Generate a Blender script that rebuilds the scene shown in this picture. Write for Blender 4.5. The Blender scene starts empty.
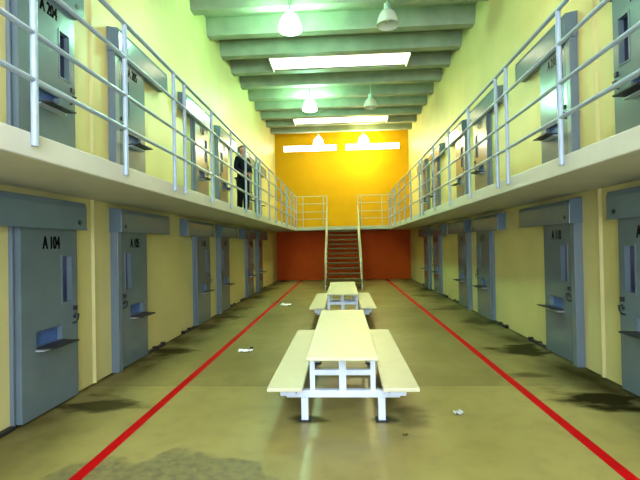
import bpy, bmesh, math, random
from mathutils import Vector, Matrix
R = math.radians
random.seed(7)
scn = bpy.context.scene
COL = scn.collection

# ------------------------------------------------------------------ camera
F_PX = 420.0
HC = 1.75                                    # eye height
cam_d = bpy.data.cameras.new('camera')
cam_d.sensor_width = 36.0
cam_d.lens = 36.0 * F_PX / 640.0
cam_d.clip_start = 0.05
cam = bpy.data.objects.new('camera', cam_d)
COL.objects.link(cam)
cam.matrix_world = (Matrix.Translation((0, 0, HC)) @ Matrix.Rotation(R(3.12), 4, 'Z')
                    @ Matrix.Rotation(R(90 + 0.6), 4, 'X') @ Matrix.Rotation(R(-1.1), 4, 'Z'))
scn.camera = cam

# ------------------------------------------------------------------ world, exposure, light levels
w = bpy.data.worlds.new('World'); scn.world = w; w.use_nodes = True
w.node_tree.nodes['Background'].inputs[0].default_value = (0.75, 0.85, 1.0, 1)
w.node_tree.nodes['Background'].inputs[1].default_value = 1.0
scn.view_settings.view_transform = 'Standard'
scn.view_settings.look = 'None'
scn.view_settings.gamma = 1.0
scn.view_settings.use_curve_mapping = False
scn.view_settings.exposure = 0.0
SKYLIGHT = 19.0          # daylight through the roof lights
ENDWINDOW = 15.0          # cool daylight through the window wall behind the camera
BACKWINDOW = 12.0
LAMP_MINT = 200.0
LAMP_WARM = 200.0
LAMP_PALE = 30.0

# ------------------------------------------------------------------ materials
def mat(name, col, rough=0.6, metal=0.0, noise=0.0, nscale=6.0, spec=0.5, emit=None, estr=0.0, bump=0.0, coat=0.0):
    m = bpy.data.materials.new(name); m.use_nodes = True
    nt = m.node_tree; b = nt.nodes['Principled BSDF']
    b.inputs['Base Color'].default_value = (*col, 1)
    b.inputs['Roughness'].default_value = rough
    b.inputs['Metallic'].default_value = metal
    b.inputs['Specular IOR Level'].default_value = spec
    b.inputs['Coat Weight'].default_value = coat
    if emit:
        b.inputs['Emission Color'].default_value = (*emit, 1)
        b.inputs['Emission Strength'].default_value = estr
    if noise or bump:
        tc = nt.nodes.new('ShaderNodeNewGeometry')
        n = nt.nodes.new('ShaderNodeTexNoise'); n.inputs['Scale'].default_value = nscale
        n.inputs['Detail'].default_value = 6
        nt.links.new(tc.outputs['Position'], n.inputs['Vector'])
        if noise:
            mr = nt.nodes.new('ShaderNodeMapRange')
            mr.inputs['From Min'].default_value = 0.3; mr.inputs['From Max'].default_value = 0.7
            mr.inputs['To Min'].default_value = 1 - noise; mr.inputs['To Max'].default_value = 1 + noise * 0.4
            nt.links.new(n.outputs['Fac'], mr.inputs['Value'])
            hs = nt.nodes.new('ShaderNodeHueSaturation')
            hs.inputs['Color'].default_value = (*col, 1)
            nt.links.new(mr.outputs['Result'], hs.inputs['Value'])
            nt.links.new(hs.outputs['Color'], b.inputs['Base Color'])
        if bump:
            bp = nt.nodes.new('ShaderNodeBump'); bp.inputs['Strength'].default_value = bump
            bp.inputs['Distance'].default_value = 0.01
            nt.links.new(n.outputs['Fac'], bp.inputs['Height'])
            nt.links.new(bp.outputs['Normal'], b.inputs['Normal'])
    return m

M = {}
M['wall'] = mat('cream_wall_paint', (0.54, 0.478, 0.18), 0.5, noise=0.10, nscale=1.3, bump=0.05)
M['ceil'] = mat('grey_green_concrete', (0.22, 0.25, 0.15), 0.65, noise=0.22, nscale=2.2)
M['orange'] = mat('orange_wall_paint', (0.48, 0.25, 0.001), 0.7, spec=0.1, noise=0.08, nscale=1.5)
M['redbrown'] = mat('red_brown_lower_wall', (0.42, 0.05, 0.001), 0.7, spec=0.1, noise=0.12, nscale=1.5)
M['slab'] = mat('cream_slab_paint', (0.52, 0.51, 0.40), 0.55, noise=0.08, nscale=3)
M['door'] = mat('grey_door_paint', (0.105, 0.14, 0.145), 0.20, noise=0.10, nscale=3, spec=0.5)
M['header'] = mat('grey_housing_paint', (0.10, 0.145, 0.165), 0.20, noise=0.08, nscale=3, spec=0.5)
M['post'] = mat('blue_grey_frame_paint', (0.12, 0.155, 0.165), 0.30, noise=0.06, nscale=4)
M['dark'] = mat('dark_steel', (0.018, 0.018, 0.018), 0.5, spec=0.3)
M['black'] = mat('black_stencil_paint', (0.004, 0.004, 0.004), 0.9, spec=0.02)
M['glass'] = mat('dark_cell_glass', (0.006, 0.012, 0.05), 0.08, spec=0.7)
M['bluehatch'] = mat('blue_hatch_paint', (0.06, 0.12, 0.30), 0.35, noise=0.3, nscale=20)
M['edge'] = mat('worn_pale_steel', (0.50, 0.53, 0.52), 0.4, metal=0.4)
M['rail'] = mat('pale_blue_grey_rail_paint', (0.27, 0.33, 0.37), 0.3, noise=0.10, nscale=9)
M['white'] = mat('white_table_frame_paint', (0.58, 0.63, 0.66), 0.4, noise=0.06, nscale=9)
M['top'] = mat('cream_laminate_top', (0.50, 0.475, 0.27), 0.4, noise=0.05, nscale=6)
M['tread'] = mat('brown_steel_tread', (0.10, 0.065, 0.018), 0.7, spec=0.2, noise=0.2, nscale=9)
M['stairframe'] = mat('pale_green_stair_paint', (0.38, 0.38, 0.22), 0.5, noise=0.1, nscale=9)
M['lining'] = mat('white_skylight_lining', (0.85, 0.86, 0.80), 0.6, noise=0.06, nscale=5)
M['skypane'] = mat('translucent_roof_pane', (0.8, 0.8, 0.8), 0.6, emit=(1.0, 0.93, 0.62), estr=SKYLIGHT)
M['backpane'] = mat('frosted_daylight_pane', (0.8, 0.8, 0.8), 0.6, emit=(1.0, 0.97, 0.80), estr=BACKWINDOW)
M['endpane'] = mat('frosted_end_pane', (0.8, 0.8, 0.8), 0.6, emit=(0.64, 0.76, 1.06), estr=ENDWINDOW)
M['lampmetal'] = mat('lamp_ballast_metal', (0.40, 0.50, 0.38), 0.35, metal=0.5)
M['bellmint'] = mat('lit_mint_bell', (0.8, 0.8, 0.8), 0.5, emit=(0.42, 1.0, 0.66), estr=LAMP_MINT)
M['bellwarm'] = mat('lit_warm_bell', (0.8, 0.8, 0.8), 0.5, emit=(0.95, 0.90, 0.38), estr=LAMP_WARM)
M['bellpale'] = mat('lit_pale_bell', (0.8, 0.8, 0.8), 0.5, emit=(1.0, 0.95, 0.60), estr=LAMP_PALE)
M['belloff'] = mat('unlit_prismatic_bell', (0.78, 0.80, 0.62), 0.12, spec=0.8, coat=0.5)
M['belloff'].node_tree.nodes['Principled BSDF'].inputs['Transmission Weight'].default_value = 0.3
M['bulb'] = mat('milky_bulb', (0.8, 0.85, 0.7), 0.2)
M['redline'] = mat('red_floor_paint', (0.38, 0.0, 0.001), 0.8, spec=0.08, noise=0.18, nscale=7)
M['paper'] = mat('white_paper', (0.85, 0.86, 0.82), 0.7)
M['scrap'] = mat('grey_wrapper', (0.45, 0.47, 0.42), 0.5)
M['skin'] = mat('skin', (0.42, 0.19, 0.11), 0.55)
M['cloth'] = mat('black_cloth', (0.003, 0.003, 0.006), 0.9, spec=0.1)
M['hair'] = mat('brown_hair', (0.09, 0.035, 0.012), 0.6, noise=0.4, nscale=60)
M['shoe'] = mat('white_shoe', (0.75, 0.75, 0.70), 0.5)
M['eye'] = mat('eye_white', (0.7, 0.7, 0.68), 0.3)

def floor_material():
    m = bpy.data.materials.new('polished_concrete'); m.use_nodes = True
    nt = m.node_tree; L = nt.links; b = nt.nodes['Principled BSDF']
    def N(t, **k):
        n = nt.nodes.new('ShaderNode' + t)
        for a, v in k.items(): setattr(n, a, v)
        return n
    def inp(n, i, v):
        if isinstance(v, (int, float)): n.inputs[i].default_value = v
        else: L.new(v, n.inputs[i])
    def mth(op, a, c=0.0, cl=False):
        n = N('Math', operation=op, use_clamp=cl); inp(n, 0, a); inp(n, 1, c); return n.outputs[0]
    def mr(v, a, c, d=0.0, e=1.0, smooth=True):
        n = N('MapRange'); n.interpolation_type = 'SMOOTHSTEP' if smooth else 'LINEAR'
        inp(n, 'Value', v); inp(n, 'From Min', a); inp(n, 'From Max', c); inp(n, 'To Min', d); inp(n, 'To Max', e)
        return n.outputs['Result']
    geo = N('NewGeometry'); sep = N('SeparateXYZ'); L.new(geo.outputs['Position'], sep.inputs[0])
    X, Y = sep.outputs[0], sep.outputs[1]
    def noise(scale, detail=5, sx=1, sy=1, dist=0.0):
        mp = N('Mapping'); mp.inputs['Scale'].default_value = (sx, sy, 1)
        L.new(geo.outputs['Position'], mp.inputs['Vector'])
        n = N('TexNoise'); n.inputs['Scale'].default_value = scale; n.inputs['Detail'].default_value = detail
        n.inputs['Distortion'].default_value = dist
        L.new(mp.outputs[0], n.inputs['Vector']); return n.outputs['Fac']
    def mix(f, a, c):
        n = N('Mix', data_type='RGBA'); inp(n, 0, f)
        for i, v in ((6, a), (7, c)):
            if isinstance(v, tuple): n.inputs[i].default_value = (*v, 1)
            else: L.new(v, n.inputs[i])
        return n.outputs[2]
    base = mix(mr(noise(0.7, 3), 0.25, 0.75), (0.215, 0.180, 0.045), (0.30, 0.258, 0.078))
    base = mix(mth('MULTIPLY', mr(noise(5, 8), 0.40, 0.80), 0.30), base, (0.09, 0.07, 0.02))
    # grime along both walls, worn into patches by each door
    ax = mth('ABSOLUTE', X)
    near = mr(ax, 2.25, 3.0)
    pat = mr(noise(0.9, 5, 1.2, 0.9), 0.38, 0.70)
    g = mth('MULTIPLY', near, mth('ADD', mth('MULTIPLY', pat, 0.65), 0.35))
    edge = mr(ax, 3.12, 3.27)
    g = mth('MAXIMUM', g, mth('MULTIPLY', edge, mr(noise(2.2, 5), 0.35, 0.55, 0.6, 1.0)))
    # dark drips in front of the doors
    rag = noise(2.6, 9, 0.7, 1.4)
    def spot(cx, cy, rx, ry, amt):
        dx = mth('DIVIDE', mth('SUBTRACT', X, cx), rx); dy = mth('DIVIDE', mth('SUBTRACT', Y, cy), ry)
        d = mth('SQRT', mth('ADD', mth('MULTIPLY', dx, dx), mth('MULTIPLY', dy, dy)))
        d = mth('ADD', d, mth('MULTIPLY', mth('SUBTRACT', rag, 0.5), 2.6))
        return mth('MULTIPLY', mr(d, 1.25, 0.35), amt*1.1)
    for s in ((-2.75, 4.6, 0.45, 0.35, 0.85), (-2.9, 6.9, 0.4, 0.4, 0.9), (-2.85, 10.2, 0.45, 0.35, 0.8),
              (-2.85, 11.6, 0.45, 0.4, 0.7), (2.78, 4.75, 0.55, 0.38, 0.95), (2.85, 6.9, 0.5, 0.5, 0.9), (2.5, 5.6, 0.5, 0.12, 0.7),
              (2.8, 9.4, 0.5, 0.35, 0.8), (2.8, 11.2, 0.5, 0.4, 0.7), (2.8, 14.0, 0.5, 0.4, 0.7),
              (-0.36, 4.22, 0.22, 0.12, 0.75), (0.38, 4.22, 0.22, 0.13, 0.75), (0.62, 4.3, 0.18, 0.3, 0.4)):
        g = mth('MAXIMUM', g, spot(*s))
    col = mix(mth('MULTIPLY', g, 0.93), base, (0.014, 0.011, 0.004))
    # worn rough patch by the left red line, close to the camera
    dx = mth('DIVIDE', mth('SUBTRACT', X, -1.35), 1.0); dy = mth('DIVIDE', mth('SUBTRACT', Y, 2.95), 0.62)
    d = mth('SQRT', mth('ADD', mth('MULTIPLY', dx, dx), mth('MULTIPLY', dy, dy)))
    d = mth('ADD', d, mth('MULTIPLY', mth('SUBTRACT', noise(2.5, 8), 0.5), 1.0))
    patch = mr(d, 1.0, 0.84)
    col = mix(mth('MULTIPLY', patch, mr(noise(14, 8), 0.25, 0.7, 1.0, 0.5)), col, (0.10, 0.088, 0.036))
    # construction joints
    def joint(at, wd, axis):
        return mr(mth('ABSOLUTE', mth('SUBTRACT', axis, at)), wd, wd * 0.4)
    j = joint(5.22, 0.018, Y)
    for yy in (10.3, 15.4): j = mth('MAXIMUM', j, joint(yy, 0.018, Y))
    col = mix(mth('MULTIPLY', j, 0.55), col, (0.05, 0.045, 0.02))
    # the floor colour turns darker beyond the first joint
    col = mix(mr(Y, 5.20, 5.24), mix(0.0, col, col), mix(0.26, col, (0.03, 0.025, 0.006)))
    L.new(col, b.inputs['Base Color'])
    inp(b, 'Roughness', mth('ADD', mth('MULTIPLY', g, 0.4), mth('ADD', mr(noise(0.8, 2), 0.3, 0.7, 0.32, 0.42), mth('MULTIPLY', patch, 0.2))))
    inp(b, 'Specular IOR Level', mth('SUBTRACT', 0.42, mth('MULTIPLY', g, 0.40)))
    bp = N('Bump'); bp.inputs['Strength'].default_value = 0.04; bp.inputs['Distance'].default_value = 0.01
    L.new(noise(2.0, 1), bp.inputs['Height']); L.new(bp.outputs[0], b.inputs['Normal'])
    return m
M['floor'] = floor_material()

# ------------------------------------------------------------------ mesh helpers
class MB:
    """collects shapes and links them as one mesh object; f maps local coordinates"""
    def __init__(s, f=None): s.bm = bmesh.new(); s.f = f or (lambda p: Vector(p))
    def verts(s, pts): return [s.bm.verts.new(s.f(p)) for p in pts]
    def box(s, x0, x1, y0, y1, z0, z1):
        v = s.verts([(x0,y0,z0),(x1,y0,z0),(x1,y1,z0),(x0,y1,z0),(x0,y0,z1),(x1,y0,z1),(x1,y1,z1),(x0,y1,z1)])
        for q in ((0,3,2,1),(4,5,6,7),(0,1,5,4),(1,2,6,5),(2,3,7,6),(3,0,4,7)): s.bm.faces.new([v[i] for i in q])
        return s
    def prism(s, poly, a, b, ax):
        """poly of (p,q) extruded along axis ax from a to b; (p,q) are the two other axes in order"""
        def mk(p, q, t):
            l = [p, q]; l.insert(ax, t); return tuple(l)
        v0 = s.verts([mk(p, q, a) for p, q in poly]); v1 = s.verts([mk(p, q, b) for p, q in poly])
        n = len(poly)
        s.bm.faces.new(v0); s.bm.faces.new(v1[::-1])
        for i in range(n): s.bm.faces.new([v0[i], v0[(i+1) % n], v1[(i+1) % n], v1[i]])
        return s
    def tube(s, pts, r, seg=10, closed=True):
        pts = [Vector(p) for p in pts]; rings = []
        for i, p in enumerate(pts):
            t = (pts[min(i+1, len(pts)-1)] - pts[max(i-1, 0)]).normalized()
            u = t.cross(Vector((0, 0, 1)))
            if u.length < 1e-3: u = t.cross(Vector((0, 1, 0)))
            u.normalize(); v = t.cross(u)
            rings.append(s.verts([tuple(p + (u*math.cos(a) + v*math.sin(a))*r) for a in [2*math.pi*k/seg for k in range(seg)]]))
        for i in range(len(rings)-1):
            for k in range(seg): s.bm.faces.new([rings[i][k], rings[i][(k+1) % seg], rings[i+1][(k+1) % seg], rings[i+1][k]])
        if closed: s.bm.faces.new(rings[0]); s.bm.faces.new(rings[-1][::-1])
        return s
    def lathe(s, prof, c, seg=20, cap=True):
        """prof of (r,z) around the vertical through c"""
        rings = [s.verts([(c[0]+r*math.cos(2*math.pi*k/seg), c[1]+r*math.sin(2*math.pi*k/seg), c[2]+z) for k in range(seg)]) for r, z in prof]
        for i in range(len(rings)-1):
            for k in range(seg): s.bm.faces.new([rings[i][k], rings[i][(k+1) % seg], rings[i+1][(k+1) % seg], rings[i+1][k]])
        if cap: s.bm.faces.new(rings[0]); s.bm.faces.new(rings[-1][::-1])
        return s
    def grid(s, us, zs, holes, n0, n1):
        """a slab in (n,u,z) with rectangular holes: holes are (i,j) cells left out"""
        V = {}
        def g(i, j, n):
            k = (i, j, n)
            if k not in V: V[k] = s.bm.verts.new(s.f((n0 if n == 0 else n1, us[i], zs[j])))
            return V[k]
        solid = lambda i, j: 0 <= i < len(us)-1 and 0 <= j < len(zs)-1 and (i, j) not in holes
        for i in range(len(us)-1):
            for j in range(len(zs)-1):
                if not solid(i, j): continue
                for n in (0, 1): s.bm.faces.new([g(i,j,n), g(i+1,j,n), g(i+1,j+1,n), g(i,j+1,n)])
                if not solid(i-1, j): s.bm.faces.new([g(i,j,0), g(i,j+1,0), g(i,j+1,1), g(i,j,1)])
                if not solid(i+1, j): s.bm.faces.new([g(i+1,j,0), g(i+1,j+1,0), g(i+1,j+1,1), g(i+1,j,1)])
                if not solid(i, j-1): s.bm.faces.new([g(i,j,0), g(i+1,j,0), g(i+1,j,1), g(i,j,1)])
                if not solid(i, j+1): s.bm.faces.new([g(i,j+1,0), g(i+1,j+1,0), g(i+1,j+1,1), g(i,j+1,1)])
        return s
    def build(s, name, m, parent=None, bevel=0.0, smooth=False):
        bmesh.ops.recalc_face_normals(s.bm, faces=s.bm.faces[:])
        me = bpy.data.meshes.new(name); s.bm.to_mesh(me); s.bm.free()
        me.materials.append(m)
        if smooth:
            for p in me.polygons: p.use_smooth = True
        o = bpy.data.objects.new(name, me); COL.objects.link(o)
        if parent: o.parent = parent
        if bevel:
            bv = o.modifiers.new('bevel', 'BEVEL'); bv.width = bevel; bv.segments = 2; bv.limit_method = 'ANGLE'
        return o

def tag(o, label=None, cat=None, group=None, kind=None):
    if label: o['label'] = label
    if cat: o['category'] = cat
    if group: o['group'] = group
    if kind: o['kind'] = kind
    return o
def empty(name, loc, label=None, cat=None, group=None, kind=None):
    o = bpy.data.objects.new(name, None); o.location = loc; o.empty_display_size = 0.2
    COL.objects.link(o); return tag(o, label, cat, group, kind)
def smooth_auto(o, ang=40):
    me = o.data
    for p in me.polygons: p.use_smooth = True
    bm = bmesh.new(); bm.from_mesh(me)
    for e in bm.edges:
        if len(e.link_faces) == 2 and e.calc_face_angle() > R(ang): e.smooth = False
    bm.to_mesh(me); bm.free()
    return o

# ------------------------------------------------------------------ the hall
WX = 3.28; Y0 = -2.4; Y1 = 20.7
ZC = 7.0; DECK = 7.40; ROOF = 7.55
BX = 2.15; ZB0 = 2.39; ZB1 = 2.57; YL = 19.4       # balcony edge, slab, landing front

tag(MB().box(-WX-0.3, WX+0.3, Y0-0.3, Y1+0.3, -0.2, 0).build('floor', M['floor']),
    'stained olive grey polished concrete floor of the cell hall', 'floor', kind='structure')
tag(MB().box(-WX-0.3, -WX, Y0, Y1, 0, ROOF).build('wall_left', M['wall']),
    'tall cream yellow wall on the left with two tiers of cell doors', 'wall', kind='structure')
tag(MB().box(WX, WX+0.3, Y0, Y1, 0, ROOF).build('wall_right', M['wall']),
    'tall cream yellow wall on the right with two tiers of cell doors', 'wall', kind='structure')
# far wall: darker red-brown below the landing, orange above it, two strip windows
wb = MB(lambda p: Vector((p[1], Y1 + p[0], p[2])))
us = [-WX-0.3, -2.86, -0.22, 0.22, 2.86, WX+0.3]; zs = [2.48, 6.37, 6.68, ROOF]
wb.grid(us, zs, {(1, 1), (3, 1)}, 0.0, 0.3)
o = wb.build('wall_back', M['orange'])
tag(o, 'bright orange yellow far wall above the landing with two strip windows', 'wall', kind='structure')
tag(MB().box(-WX-0.3, WX+0.3, Y1, Y1+0.3, 0, 2.48).build('wall_back_lower', M['redbrown']),
    'dark red-brown lower part of the far wall behind the stairs', 'wall', kind='structure')
for k, (a, b_) in enumerate(((-2.86, -0.22), (0.22, 2.86))):
    r = empty('window_%d' % (k+1), ((a+b_)/2, Y1, 6.37),
              'long narrow glowing strip window high on the far wall, %s one' % ('left' if k == 0 else 'right'), 'window', kind='structure')
    hw = (b_-a)/2
    MB().box(-hw, hw, 0.10, 0.12, 0, 0.31).build('pane', M['backpane'], r)
    fr = MB()
    fr.box(-hw, hw, 0.04, 0.10, 0, 0.02).box(-hw, hw, 0.04, 0.10, 0.29, 0.31)
    fr.box(-hw, -hw+0.02, 0.04, 0.10, 0.02, 0.29).box(hw-0.02, hw, 0.04, 0.10, 0.02, 0.29)
    fr.build('window_frame', M['lining'], r)
# wall behind the camera with a big window
wf = MB(lambda p: Vector((p[1], Y0 - p[0], p[2])))
wf.grid([-WX-0.3, -2.4, 2.4, WX+0.3], [0, 0.9, 6.7, ROOF], {(1, 1)}, 0.0, 0.3)
tag(wf.build('wall_front', M['wall']), 'cream end wall behind the viewer with a large window', 'wall', kind='structure')
r = empty('window_3', (0, Y0, 0.9), 'large daylight window in the end wall behind the viewer', 'window', kind='structure')
MB().box(-2.4, 2.4, -0.16, -0.14, 0, 5.8).build('pane', M['endpane'], r)

# ceiling: deck and cross ribs, with skylight openings
RIB0, RIBS = 10.36, 1.15
ribs = [RIB0 + RIBS*k for k in range(-11, 9)]
skies = [ribs[i] for i in range(len(ribs)) if (i - 11) % 5 == 1]      # bays with a roof light start at these ribs
SKX = 1.98
dk = MB(lambda p: Vector((p[1], p[2], p[0])))
ys = [Y0]
holes = set()
for s in sorted(skies):
    if s + RIBS < Y1 and s > Y0:
        ys += [s + 0.14, s + RIBS - 0.14]; holes.add((1, len(ys) - 2))
ys.append(Y1)
dk.grid([-WX-0.3, -SKX, SKX, WX+0.3], ys, holes, DECK, ROOF)
ceil = dk.build('ceiling', M['ceil'])
tag(ceil, 'grey green ribbed concrete ceiling high over the hall', 'ceiling', kind='structure')
for y in ribs:
    if y > Y1 - 0.2: continue
    MB().prism([(y-0.11, ZC), (y+0.11, ZC), (y+0.20, DECK), (y-0.20, DECK)], -WX, WX, 0).build('ceiling_rib', M['ceil'], ceil)

seen = {1: 'nearer', 2: 'farther'}
vis = 0
for s in sorted(skies):
    if not (s + RIBS < Y1 and s > Y0): continue
    a, b_ = s + 0.22, s + RIBS - 0.22
    if s > 9: vis += 1; lab = 'bright white rectangular roof light between ceiling ribs, the %s one' % seen[vis]
    else: lab = 'bright white rectangular roof light overhead, %s' % ('just ahead of the viewer' if s > 3 else 'straight above the viewer')
    r = empty('skylight', (0, (a+b_)/2, ZC), lab, 'skylight', 'skylights along the ceiling')
    h = (b_-a)/2
    ln = MB()
    ln.box(-SKX, SKX, -h-0.02, -h, 0.02, 0.9).box(-SKX, SKX, h, h+0.02, 0.02, 0.9)
    ln.build('long_lining', M['lining'], r)
    for sx in (-1, 1):
        MB().box(min(sx*SKX, sx*(SKX-0.03)), max(sx*SKX, sx*(SKX-0.03)), -h-0.06, h+0.06, -0.05, 0.9).build('end_lining', M['lining'], r)
    MB().box(-SKX+0.03, SKX-0.03, -h, h, 0.72, 0.74).build('pane', M['skypane'], r)

# ------------------------------------------------------------------ balconies and landing
def slab(name, x0, x1, y0, y1, label):
    m = MB(); m.box(x0, x1, y0, y1, ZB0, ZB1)
    return tag(m.build(name, M['slab'], bevel=0.012), label, 'balcony', kind='structure')
slab('balcony_left', -WX, -BX, Y0, Y1, 'cream concrete walkway slab along the left wall under the upper cell doors')
slab('balcony_right', BX, WX, Y0, Y1, 'cream concrete walkway slab along the right wall under the upper cell doors')
tag(MB().box(-BX, BX, YL, Y1, ZB0+0.02, ZB1).build('landing', M['stairframe'], bevel=0.01),
    'pale green landing slab across the far end at the head of the stairs', 'landing', kind='structure')
# vertical plaster ridges between paired cells
n_tr = 0
for sx in (-1, 1):
    for z0, z1 in ((0, ZB0), (ZB1, ZC)):
        for yy in ((5.34,) if sx < 0 else (5.53,)):
            n_tr += 1
            m = MB().prism([(sx*WX, yy-0.035), (sx*(WX-0.03), yy-0.008), (sx*(WX-0.03), yy+0.008), (sx*WX, yy+0.035)], z0, z1, 2)
            tag(m.build('trim_%d' % n_tr, M['wall']), 'slim vertical cream joint strip on the %s wall, %s tier' % ('left' if sx < 0 else 'right', 'lower' if z0 < 1 else 'upper'), 'joint strip', kind='structure')
# red floor lines
for sx, nm in ((-1, 'left'), (1, 'right')):
    tag(MB().box(sx*2.065-0.05, sx*2.065+0.05, Y0, Y1-0.15, 0.0, 0.003).build('floor_line', M['redline']),
        'straight red line painted on the floor along the %s cell doors' % nm, 'floor line', kind='structure')

# ------------------------------------------------------------------ railings
PX = BX - 0.028
RZ = (1.41, 1.07, 0.69, 0.36)
def railing(name, posts, ya, yb, sx, label):
    r = empty(name, (sx*PX, 0, ZB1), label, 'railing')
    for y in posts:
        m = MB(); m.tube([(0, y, -0.10), (0, y, RZ[0])], 0.024, 10)
        p = smooth_auto(m.build('post', M['rail'], r))
    for z in RZ:
        smooth_auto(MB().tube([(0.0, ya, z), (0.0, yb, z)], 0.021 if z < 1.3 else 0.024, 10).build('rail', M['rail'], r))
lp = [1.61-1.2*k for k in range(3)][::-1] + [2.80, 4.03, 5.24, 5.60, 6.78, 7.98, 9.2, 10.4, 10.8, 12.15, 13.37, 14.59, 15.81, 16.17, 17.3, 18.4, 19.4]
rp = [2.93-1.24*k for k in range(4)][::-1] + [4.17, 5.48, 5.84, 7.1, 8.4, 9.8, 11.2, 11.6, 13.1, 14.4, 15.7, 17.0, 17.36, 18.4, 19.4]
railing('balcony_railing', lp, Y0, YL, -1, 'long pale four-bar tube railing along the left walkway')
railing('balcony_railing', rp, Y0, YL, 1, 'long pale four-bar tube railing along the right walkway')
SW = 0.68
for sx, nm in ((-1, 'left'), (1, 'right')):
    r = empty('landing_railing', (0, YL+0.04, ZB1), 'short four-bar railing on the landing, %s of the stair opening' % nm, 'railing')
    for x in (PX-0.30, 0.88, SW+0.03):
        smooth_auto(MB().tube([(sx*x, 0, 0), (sx*x, 0, RZ[0])], 0.022, 10).build('post', M['stairframe'], r))
    for z in RZ:
        smooth_auto(MB().tube([(sx*(SW+0.03), 0, z), (sx*(PX-0.03), 0, z)], 0.019, 8).build('rail', M['stairframe'], r))

# ------------------------------------------------------------------ staircase
NS = 13; YF = 16.1
st = empty('staircase', (0, YF, 0), 'steep open steel staircase rising to the landing at the far end', 'staircase')
run = YL - YF
for sx in (-1, 1):
    m = MB(); x0, x1 = sorted((sx*SW, sx*(SW+0.05)))
    m.prism([(0, 0), (0.16, 0), (run, ZB1-0.2), (run, ZB1-0.002), (run-0.05, ZB1-0.002), (0, 0.12)], x0, x1, 0)
    m.build('stringer', M['stairframe'], st)
    for t in (0.02, 0.5, 0.97):
        y = run*t; z = ZB1*t
        MB().tube([(sx*(SW+0.025), y, z+0.1 if t > 0.1 else 0.0), (sx*(SW+0.025), y, z+1.0)], 0.024, 8).build('baluster', M['stairframe'], st)
    for dz in (1.0, 0.55):
        smooth_auto(MB().tube([(sx*(SW+0.025), 0.02*run, dz+0.05), (sx*(SW+0.025), run*0.97, ZB1+dz-0.08)], 0.024 if dz > 0.9 else 0.018, 8).build('handrail', M['stairframe'], st))
for k in range(NS-1):
    z = ZB1*(k+1)/NS; y = run*(k)/(NS-1)
    MB().box(-SW, SW, y, y+0.27, z-0.065, z).build('tread', M['tread'], st, bevel=0.004)

# ------------------------------------------------------------------ cell doors
def text_mesh(body, height, width):
    cu = bpy.data.curves.new('t', 'FONT'); cu.body = body; cu.size = 1.0
    cu.offset = 0.012; cu.extrude = 0.0
    to = bpy.data.objects.new('t', cu); COL.objects.link(to)
    dg = bpy.context.evaluated_depsgraph_get()
    me = bpy.data.meshes.new_from_object(to.evaluated_get(dg))
    bpy.data.objects.remove(to); bpy.data.curves.remove(cu)
    xs = [v.co.x for v in me.vertices]; ys_ = [v.co.y for v in me.vertices]
    cx, cy = (min(xs)+max(xs))/2, (min(ys_)+max(ys_))/2
    sx, sy = width/(max(xs)-min(xs)), height/(max(ys_)-min(ys_))
    for v in me.vertices: v.co = ((v.co.x-cx)*sx, (v.co.y-cy)*sy, 0)
    bm = bmesh.new()
    for k, dx in enumerate((-0.007, 0.0, 0.007)):
        n0 = len(bm.verts); bm.from_mesh(me); bm.verts.ensure_lookup_table()
        for v in bm.verts[n0:]: v.co.x += dx; v.co.z = k*0.0004
    bm.to_mesh(me); bm.free()
    return me

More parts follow.
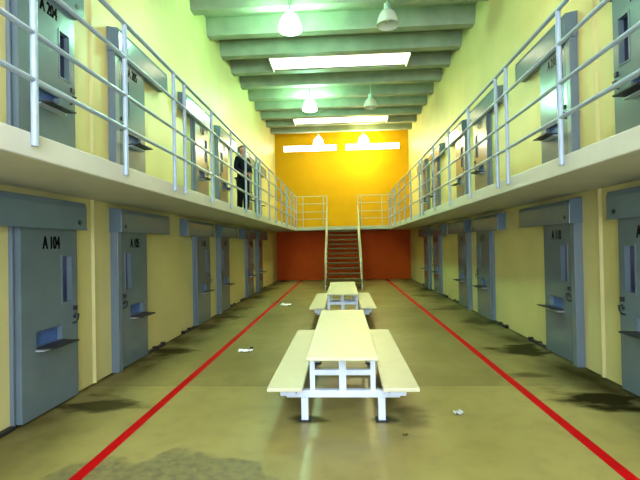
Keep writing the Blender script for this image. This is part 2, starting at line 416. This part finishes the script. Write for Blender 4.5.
def cell_door(idx, side, yc, z0, s, number, label):
    """side -1 left wall, +1 right wall; s=+1 when the lock edge is the far edge"""
    r = empty('door_%d' % idx, (side*WX, yc, z0), label, 'cell door', kind='structure')
    f = lambda p: Vector((-side*p[0], p[1], p[2]))
    HWD = 0.44 if s > 0 else 0.395
    PWD = 0.025 if s > 0 else 0.10
    # leaf with window and food hatch openings
    w0, w1 = sorted((s*(HWD-0.11), s*(HWD-0.27)))
    h0, h1 = sorted((s*0.16, s*-0.24))
    us = sorted({-HWD, HWD, w0, w1, h0, h1}); zs = [0.03, 0.74, 0.90, 1.15, 1.67, 1.975]
    holes = {(i, j) for i in range(len(us)-1) for j in range(len(zs)-1)
             if (j == 3 and w0-1e-6 <= us[i] and us[i+1] <= w1+1e-6) or (j == 1 and h0-1e-6 <= us[i] and us[i+1] <= h1+1e-6)}
    leaf = MB(f).grid(us, zs, holes, 0.014, 0.10).build('door_leaf', M['door'], r)
    MB(f).box(0.030, 0.045, w0, w1, 1.15, 1.67).build('vision_glass', M['glass'], leaf)
    fr = MB(f)
    fr.box(0.0995, 0.108, w0-0.018, w0, 1.13, 1.69).box(0.0995, 0.108, w1, w1+0.018, 1.13, 1.69)
    fr.box(0.0995, 0.108, w0, w1, 1.13, 1.15).box(0.0995, 0.108, w0, w1, 1.67, 1.69)
    fr.build('glass_frame', M['door'], leaf)
    MB(f).box(0.016, 0.040, h0, h1, 0.74, 0.90).build('hatch_recess', M['bluehatch'], leaf)
    fl = MB(f)
    tilt = random.uniform(-0.02, 0.03)
    fl.prism([(0.10, 0.725), (0.10, 0.742), (0.30, 0.742+tilt), (0.30, 0.725+tilt)], h0, h1, 1)
    fo = fl.build('hatch_flap', M['dark'], leaf)
    # pale worn lip round the flap
    lp_ = MB(f); lp_.prism([(0.10, 0.700), (0.10, 0.712), (0.19, 0.712), (0.19, 0.700)], h0-0.015, h1, 1)
    lp_.build('hatch_ledge', M['edge'], leaf)
    # lock bits by the lock edge
    lk = MB(f); c = s*(HWD-0.06)
    lk.box(0.10, 0.125, c-0.025, c+0.025, 1.035, 1.085)
    lk.tube([(0.10, c+0.01, 0.99), (0.145, c+0.012, 0.98), (0.15, c-0.012, 0.93), (0.145, c-0.03, 0.90), (0.10, c-0.03, 0.885)], 0.010, 6)
    lk.box(0.10, 0.12, c-0.022, c-0.002, 0.945, 0.975)
    lk.build('door_pull', M['dark'], leaf)
    # stencilled number
    me = text_mesh(number, 0.14, 0.27); me.materials.append(M['black'])
    t = bpy.data.objects.new('door_number', me); COL.objects.link(t); t.parent = leaf
    xd = Vector((0, 1, 0)) if side < 0 else Vector((0, -1, 0))
    nn = Vector((-side, 0, 0))
    mt = Matrix((xd, Vector((0, 0, 1)), nn)).transposed().to_4x4()
    mt.translation = Vector((-side*0.1015, -s*0.0, 1.825)); t.matrix_local = mt
    # near side frame post
    MB(f).box(0, 0.04 if s > 0 else 0.112, -HWD-0.012-PWD, -HWD-0.012, 0, 1.975).build('frame_post', M['post'], r, bevel=0.004)
    MB(f).box(0, 0.012, -HWD-0.012, HWD+0.03, 0, 1.975).build('frame_back', M['dark'], r)
    # sliding gear housing
    ha, hb = ((-HWD-0.13, 1.13) if s < 0 else (-1.16, HWD+0.08))
    hd = MB(f); hd.prism([(0, 1.975), (0.18, 1.975), (0.18, 2.24), (0.165, 2.30), (0, 2.33)], ha, hb, 1)
    ho = hd.build('gear_housing', M['header'], r, bevel=0.006)
    bl = MB(f); e = ha+0.12 if s < 0 else hb-0.14
    bl.tube([(0.178, e, 2.06), (0.19, e, 2.06)], 0.028, 12); bl.build('bolt', M['dark'], ho)
    lipm = MB(f); lipm.box(0.178, 0.186, ha, hb, 1.975, 1.992); lipm.build('housing_lip', M['header'], ho)
    # bottom guide
    g = MB(f); ga, gb = (HWD+0.03, hb) if s < 0 else (ha, -HWD-0.012-PWD)
    g.box(0, 0.06, ga, gb, 0, 0.035); g.box(0, 0.07, (ga+gb)/2-0.03, (ga+gb)/2+0.03, 0, 0.06); g.box(0, 0.07, (ga if s > 0 else gb-0.06), (ga+0.06 if s > 0 else gb), 0, 0.06)
    g.build('bottom_guide', M['dark'], r)

YC = (4.42, 6.26, 9.45, 11.2, 14.3, 16.05)
YCR = (4.60, 6.45, 9.78, 11.45, 14.6, 16.35)
ordn = ('nearest', 'second nearest', 'third', 'fourth', 'fifth', 'farthest')
idx = 0
for side, nm in ((-1, 'left'), (1, 'right')):
    for tier, z0 in (('lower', 0.0), ('upper', ZB1)):
        for k, y in enumerate(YC if side < 0 else YCR):
            idx += 1
            base = 100 if tier == 'lower' else 200
            num = base + ((4 + k) if side < 0 else (19 - k))
            cell_door(idx, side, y, z0, 1 if k % 2 == 0 else -1, 'A %d' % num,
                      'grey steel cell door A %d, %s on the %s side, %s tier' % (num, ordn[k], nm, tier))

# ------------------------------------------------------------------ tables
def mess_table(yf, label):
    r = empty('mess_table', (-0.03, yf, 0), label, 'table', 'mess tables in the middle of the hall')
    Lg = 2.75; F1 = 0.40; F2 = Lg - 0.34
    MB().box(-0.325, 0.325, 0, Lg, 0.695, 0.725).build('table_top', M['top'], r, bevel=0.006)
    for sx in (-1, 1):
        x0, x1 = sorted((sx*0.37, sx*0.70))
        b = MB().box(x0, x1, 0.06, Lg-0.06, 0.395, 0.43).build('bench', M['top'], r, bevel=0.006)
        MB().box(*sorted((sx*0.45, sx*0.60)), 0.22, Lg-0.22, 0.305, 0.394).build('bench_rail', M['white'], b)
    for yy in (F1, F2):
        MB().box(-0.56, 0.56, yy-0.035, yy+0.035, 0.235, 0.304).build('cross_beam', M['white'], r, bevel=0.004)
        for sx in (-1, 1):
            l = MB().box(*sorted((sx*0.345, sx*0.415)), yy-0.035, yy+0.035, 0.012, 0.234).build('leg', M['white'], r, bevel=0.004)
            MB().box(*sorted((sx*0.32, sx*0.44)), yy-0.06, yy+0.06, 0, 0.012).build('foot_plate', M['dark'], l)
            MB().box(*sorted((sx*0.275, sx*0.325)), yy-0.025, yy+0.025, 0.304, 0.694).build('upright', M['white'], r, bevel=0.003)
        MB().box(-0.035, 0.035, yy-0.035, yy+0.035, 0.304, 0.694).build('centre_post', M['white'], r, bevel=0.004)
        MB().box(-0.275, 0.275, yy-0.022, yy+0.022, 0.45, 0.505).build('mid_rail', M['white'], r, bevel=0.003)
    for sx in (-1, 1):
        MB().box(*sorted((sx*0.285, sx*0.32)), F1+0.03, F2-0.03, 0.655, 0.694).build('long_rail', M['white'], r)
    return r
mess_table(3.80, 'long cream table with attached side benches, nearest the viewer')
mess_table(8.65, 'cream table with attached side benches in front of the staircase')

# ------------------------------------------------------------------ high-bay lamps
def lamp(x, y, kind, label, z=6.62):
    r = empty('ceiling_lamp', (x, y, z), label, 'lamp', 'high-bay lamps on the ceiling')
    bell = {'mint': 'bellmint', 'warm': 'bellwarm', 'pale': 'bellpale', 'off': 'belloff'}[kind]
    top = min([abs(y-q) for q in ribs]) < 0.15 and ZC or DECK
    smooth_auto(MB().lathe([(0.05, top-z), (0.05, top-z-0.02), (0.015, top-z-0.03), (0.015, 0.26)], (0, 0, 0), 12).build('stem', M['lampmetal'], r))
    smooth_auto(MB().lathe([(0.04, 0.27), (0.075, 0.25), (0.08, 0.12), (0.065, 0.09)], (0, 0, 0), 16).build('ballast', M['lampmetal'], r))
    pr = [(a_*1.22, b_*1.22) for a_, b_ in [(0.065, 0.10), (0.11, 0.075), (0.155, 0.01), (0.185, -0.08), (0.20, -0.17), (0.192, -0.17), (0.177, -0.08), (0.147, 0.0), (0.10, 0.062), (0.06, 0.088)]]
    smooth_auto(MB().lathe(pr, (0, 0, 0), 24, cap=False).build('bell_shade', M[bell], r), 60)
    smooth_auto(MB().lathe([(0.02, 0.09), (0.03, 0.04), (0.06, -0.02), (0.065, -0.06), (0.045, -0.11), (0.01, -0.13)], (0, 0, 0), 14).build('bulb', M['bulb'] if kind == 'off' else M[bell], r))
lamp(-1.05, 9.02, 'mint', 'lit mint green bell lamp on the left, nearest the viewer')
lamp(1.05, 9.02, 'off', 'unlit bell lamp on the right, nearest the viewer')
lamp(-1.05, 14.45, 'mint', 'lit mint green bell lamp just before the farther roof light')
lamp(1.05, 14.45, 'off', 'unlit bell lamp just before the farther roof light')
lamp(-1.05, 19.5, 'pale', 'lit pale bell lamp by the far orange wall, on the left')
lamp(1.05, 19.5, 'warm', 'brilliant warm white bell lamp by the far orange wall, on the right')

# ------------------------------------------------------------------ litter
def crumple(name, x, y, sx, sy, sz, m, label, seed):
    rnd = random.Random(seed); b = MB(); n = 7
    V = [[b.bm.verts.new((( i/n-0.5)*sx*(1+rnd.uniform(-.12,.12)), (j/n-0.5)*sy*(1+rnd.uniform(-.2,.2)) + 0.2*sy*math.sin(i*1.3), 0.002+sz*rnd.random())) for j in range(n+1)] for i in range(n+1)]
    for i in range(n):
        for j in range(n): b.bm.faces.new([V[i][j], V[i+1][j], V[i+1][j+1], V[i][j+1]])
    o = b.build(name, m); o.location = (x, y, 0.001); o.rotation_euler.z = rnd.uniform(-.3, .3)
    so = o.modifiers.new('thick', 'SOLIDIFY'); so.thickness = 0.002; so.offset = 1
    return tag(o, label, 'litter')
crumple('paper_scrap', -1.66, 6.9, 0.22, 0.13, 0.03, M['paper'], 'crumpled white paper on the floor left of the nearest table', 1)
crumple('paper_scrap', -1.70, 12.2, 0.30, 0.22, 0.03, M['paper'], 'white paper on the floor beside the far part of the left red line', 2)
crumple('plastic_scrap', 1.14, 4.36, 0.10, 0.08, 0.025, M['scrap'], 'small grey plastic scrap on the floor right of the nearest table', 3)
crumple('dirt_chip', -1.58, 7.02, 0.05, 0.06, 0.05, M['dark'], 'small dark chip beside the crumpled white paper', 4)
crumple('dirt_chip', 0.53, 3.86, 0.05, 0.03, 0.015, M['tread'], 'tiny brown chip on the floor in front of the nearest table', 5)

# ------------------------------------------------------------------ person
def skin_obj(name, nodes, edges, m, parent, root=0, sub=2):
    """nodes: list of (x,y,z, rx, ry)"""
    me = bpy.data.meshes.new(name); me.from_pydata([n[:3] for n in nodes], edges, [])
    o = bpy.data.objects.new(name, me); COL.objects.link(o)
    sk = o.modifiers.new('skin', 'SKIN'); sk.use_smooth_shade = True
    sv = me.skin_vertices[0].data if me.skin_vertices else None
    if sv is None:
        bpy.context.view_layer.objects.active = o
        bpy.ops.mesh.customdata_skin_add(); sv = me.skin_vertices[0].data
    for i, n in enumerate(nodes):
        sv[i].radius = (n[3], n[4] if len(n) > 4 else n[3]); sv[i].use_root = (i == root)
    ss = o.modifiers.new('sub', 'SUBSURF'); ss.levels = sub; ss.render_levels = sub
    bpy.context.view_layer.update()
    dg = bpy.context.evaluated_depsgraph_get()
    me2 = bpy.data.meshes.new_from_object(o.evaluated_get(dg))
    bpy.data.objects.remove(o)
    o = bpy.data.objects.new(name, me2); COL.objects.link(o)
    me2.materials.clear(); me2.materials.append(m)
    for p in me2.polygons: p.use_smooth = True
    if parent: o.parent = parent
    return o

def person():
    # local frame: x to the person's left, -y forward
    r = empty('person', (-2.50, 10.5, ZB1), 'person in black clothes standing on the left walkway, hands held in front', 'person')
    r.rotation_euler.z = R(55)
    N, E = [], []
    def nd(*a): N.append(a); return len(N)-1
    pel = nd(0, 0, 0.93, 0.13, 0.10)
    wa = nd(0, 0, 1.08, 0.12, 0.085); ch = nd(0, 0.0, 1.26, 0.145, 0.10); nb = nd(0, 0.005, 1.41, 0.075, 0.07); nk = nd(0, -0.005, 1.490, 0.048, 0.050)
    jaw = nd(0, -0.032, 1.562, 0.074, 0.082); hd = nd(0, -0.015, 1.61, 0.088, 0.100); tp = nd(0, -0.005, 1.675, 0.070, 0.085)
    E += [(pel, wa), (wa, ch), (ch, nb), (nb, nk), (nk, jaw), (jaw, hd), (hd, tp)]
    for s in (-1, 1):
        sh = nd(s*0.165, 0.0, 1.36, 0.055, 0.055); el = nd(s*0.235, -0.02, 1.09, 0.040, 0.040); wr = nd(s*0.09, -0.215, 0.985, 0.024, 0.020)
        E += [(ch, sh), (sh, el), (el, wr)]
        palm = nd(s*0.045, -0.245, 0.965, 0.030, 0.020); E.append((wr, palm))
        for q, (dz, ln) in enumerate(((0.028, 0.060), (0.010, 0.070), (-0.010, 0.065), (-0.028, 0.052))):
            k1 = nd(s*0.010, -0.262-q*0.002, 0.955+dz, 0.0095, 0.0095); k2 = nd(-s*(ln-0.045), -0.262, 0.94+dz, 0.0085, 0.0085)
            E += [(palm, k1), (k1, k2)]
        t1 = nd(s*0.035, -0.275, 0.995, 0.011, 0.011); t2 = nd(s*0.010, -0.290, 1.0, 0.0095, 0.0095); E += [(palm, t1), (t1, t2)]
        hp = nd(s*0.09, 0, 0.86, 0.085, 0.085); kn = nd(s*0.10, -0.015, 0.49, 0.058, 0.058); cf = nd(s*0.105, 0.01, 0.33, 0.052, 0.052)
        an = nd(s*0.11, 0.02, 0.09, 0.035, 0.035); ft = nd(s*0.12, -0.09, 0.045, 0.036, 0.028); to = nd(s*0.125, -0.15, 0.038, 0.030, 0.022)
        E += [(pel, hp), (hp, kn), (kn, cf), (cf, an), (an, ft), (ft, to)]
    body = skin_obj('body', N, E, M['skin'], r)
    # nose, ears, eyes
    MB().prism([(-0.118, 1.575), (-0.118, 1.62), (-0.098, 1.63), (-0.145, 1.585)][:3] + [(-0.138, 1.582)], -0.011, 0.011, 0).build('nose', M['skin'], body)
    for s in (-1, 1):
        smooth_auto(MB().lathe([(0.002, -0.010), (0.008, -0.007), (0.011, 0), (0.008, 0.007), (0.002, 0.010)], (s*0.030, -0.088, 1.622), 10).build('eye', M['eye'], body))
        MB().box(*sorted((s*0.026, s*0.034)), -0.101, -0.098, 1.618, 1.626).build('pupil', M['black'], body)
        MB().box(*sorted((s*0.016, s*0.046)), -0.100, -0.090, 1.637, 1.642).build('eyebrow', M['hair'], body)
        MB().box(*sorted((s*0.072, s*0.088)), -0.025, 0.005, 1.585, 1.640).build('ear', M['skin'], body, bevel=0.006)
    MB().box(-0.024, 0.024, -0.108, -0.09, 1.543, 1.553).build('mouth', M['skin'], body, bevel=0.003)
    # jacket
    J, K = [], []
    def jd(*a): J.append(a); return len(J)-1
    a = jd(0, 0, 1.00, 0.155, 0.115); b = jd(0, 0, 1.12, 0.150, 0.11); c = jd(0, 0, 1.28, 0.170, 0.125); d = jd(0, 0.008, 1.42, 0.085, 0.08); e0 = jd(0, 0, 0.88, 0.165, 0.125)
    e = jd(0, 0.003, 1.492, 0.056, 0.058)
    K += [(a, b), (b, c), (c, d), (a, e0), (d, e)]
    for s in (-1, 1):
        sh = jd(s*0.175, 0.0, 1.365, 0.075, 0.075); el = jd(s*0.245, -0.02, 1.09, 0.060, 0.060); wr = jd(s*0.115, -0.19, 1.0, 0.038, 0.038)
        K += [(c, sh), (sh, el), (el, wr)]
    skin_obj('jacket', J, K, M['cloth'], r)
    J.clear(); K.clear()
    p = jd(0, 0, 0.95, 0.150, 0.12)
    for s in (-1, 1):
        hp = jd(s*0.09, 0, 0.82, 0.108, 0.108); kn = jd(s*0.10, -0.015, 0.49, 0.085, 0.085); an = jd(s*0.11, 0.015, 0.10, 0.072, 0.075)
        K += [(p, hp), (hp, kn), (kn, an)]
    skin_obj('trousers', J, K, M['cloth'], r)
    for s in (-1, 1):
        J.clear(); K.clear()
        q0 = jd(s*0.11, 0.035, 0.050, 0.050, 0.046); q1 = jd(s*0.12, -0.08, 0.047, 0.052, 0.043); q2 = jd(s*0.127, -0.165, 0.040, 0.042, 0.034)
        K += [(q0, q1), (q1, q2)]
        skin_obj('shoe', J, K, M['shoe'], r)
    # hair: short crop over the crown, sides and back, open over the face
    h = MB(); seg, rg = 28, 18; c0 = Vector((0, -0.002, 1.628)); rings = []
    for i in range(rg+1):
        th = 0.05 + math.pi*0.80*i/rg
        wv = 1 + 0.02*math.sin(i*2.1)
        rings.append([h.bm.verts.new(c0 + Vector((math.sin(th)*math.cos(p)*0.086*wv, math.sin(th)*math.sin(p)*0.106*wv, math.cos(th)*0.104)))
                      for p in [2*math.pi*k/seg for k in range(seg)]])
    h.bm.faces.new(rings[0])
    for i in range(rg):
        for k in range(seg):
            q = [rings[i][k], rings[i][(k+1) % seg], rings[i+1][(k+1) % seg], rings[i+1][k]]
            c = sum((v.co for v in q), Vector())/4
            line = 1.672 if c.y < -0.045 else (1.640 if c.y < -0.005 else (1.60 if c.y < 0.03 else 1.545))
            if c.z > line: h.bm.faces.new(q)
    for v in [v for v in h.bm.verts if not v.link_faces]: h.bm.verts.remove(v)
    ho = h.build('hair', M['hair'], body, smooth=True)
    so = ho.modifiers.new('thick', 'SOLIDIFY'); so.thickness = 0.010; so.offset = -1
    return r
person()
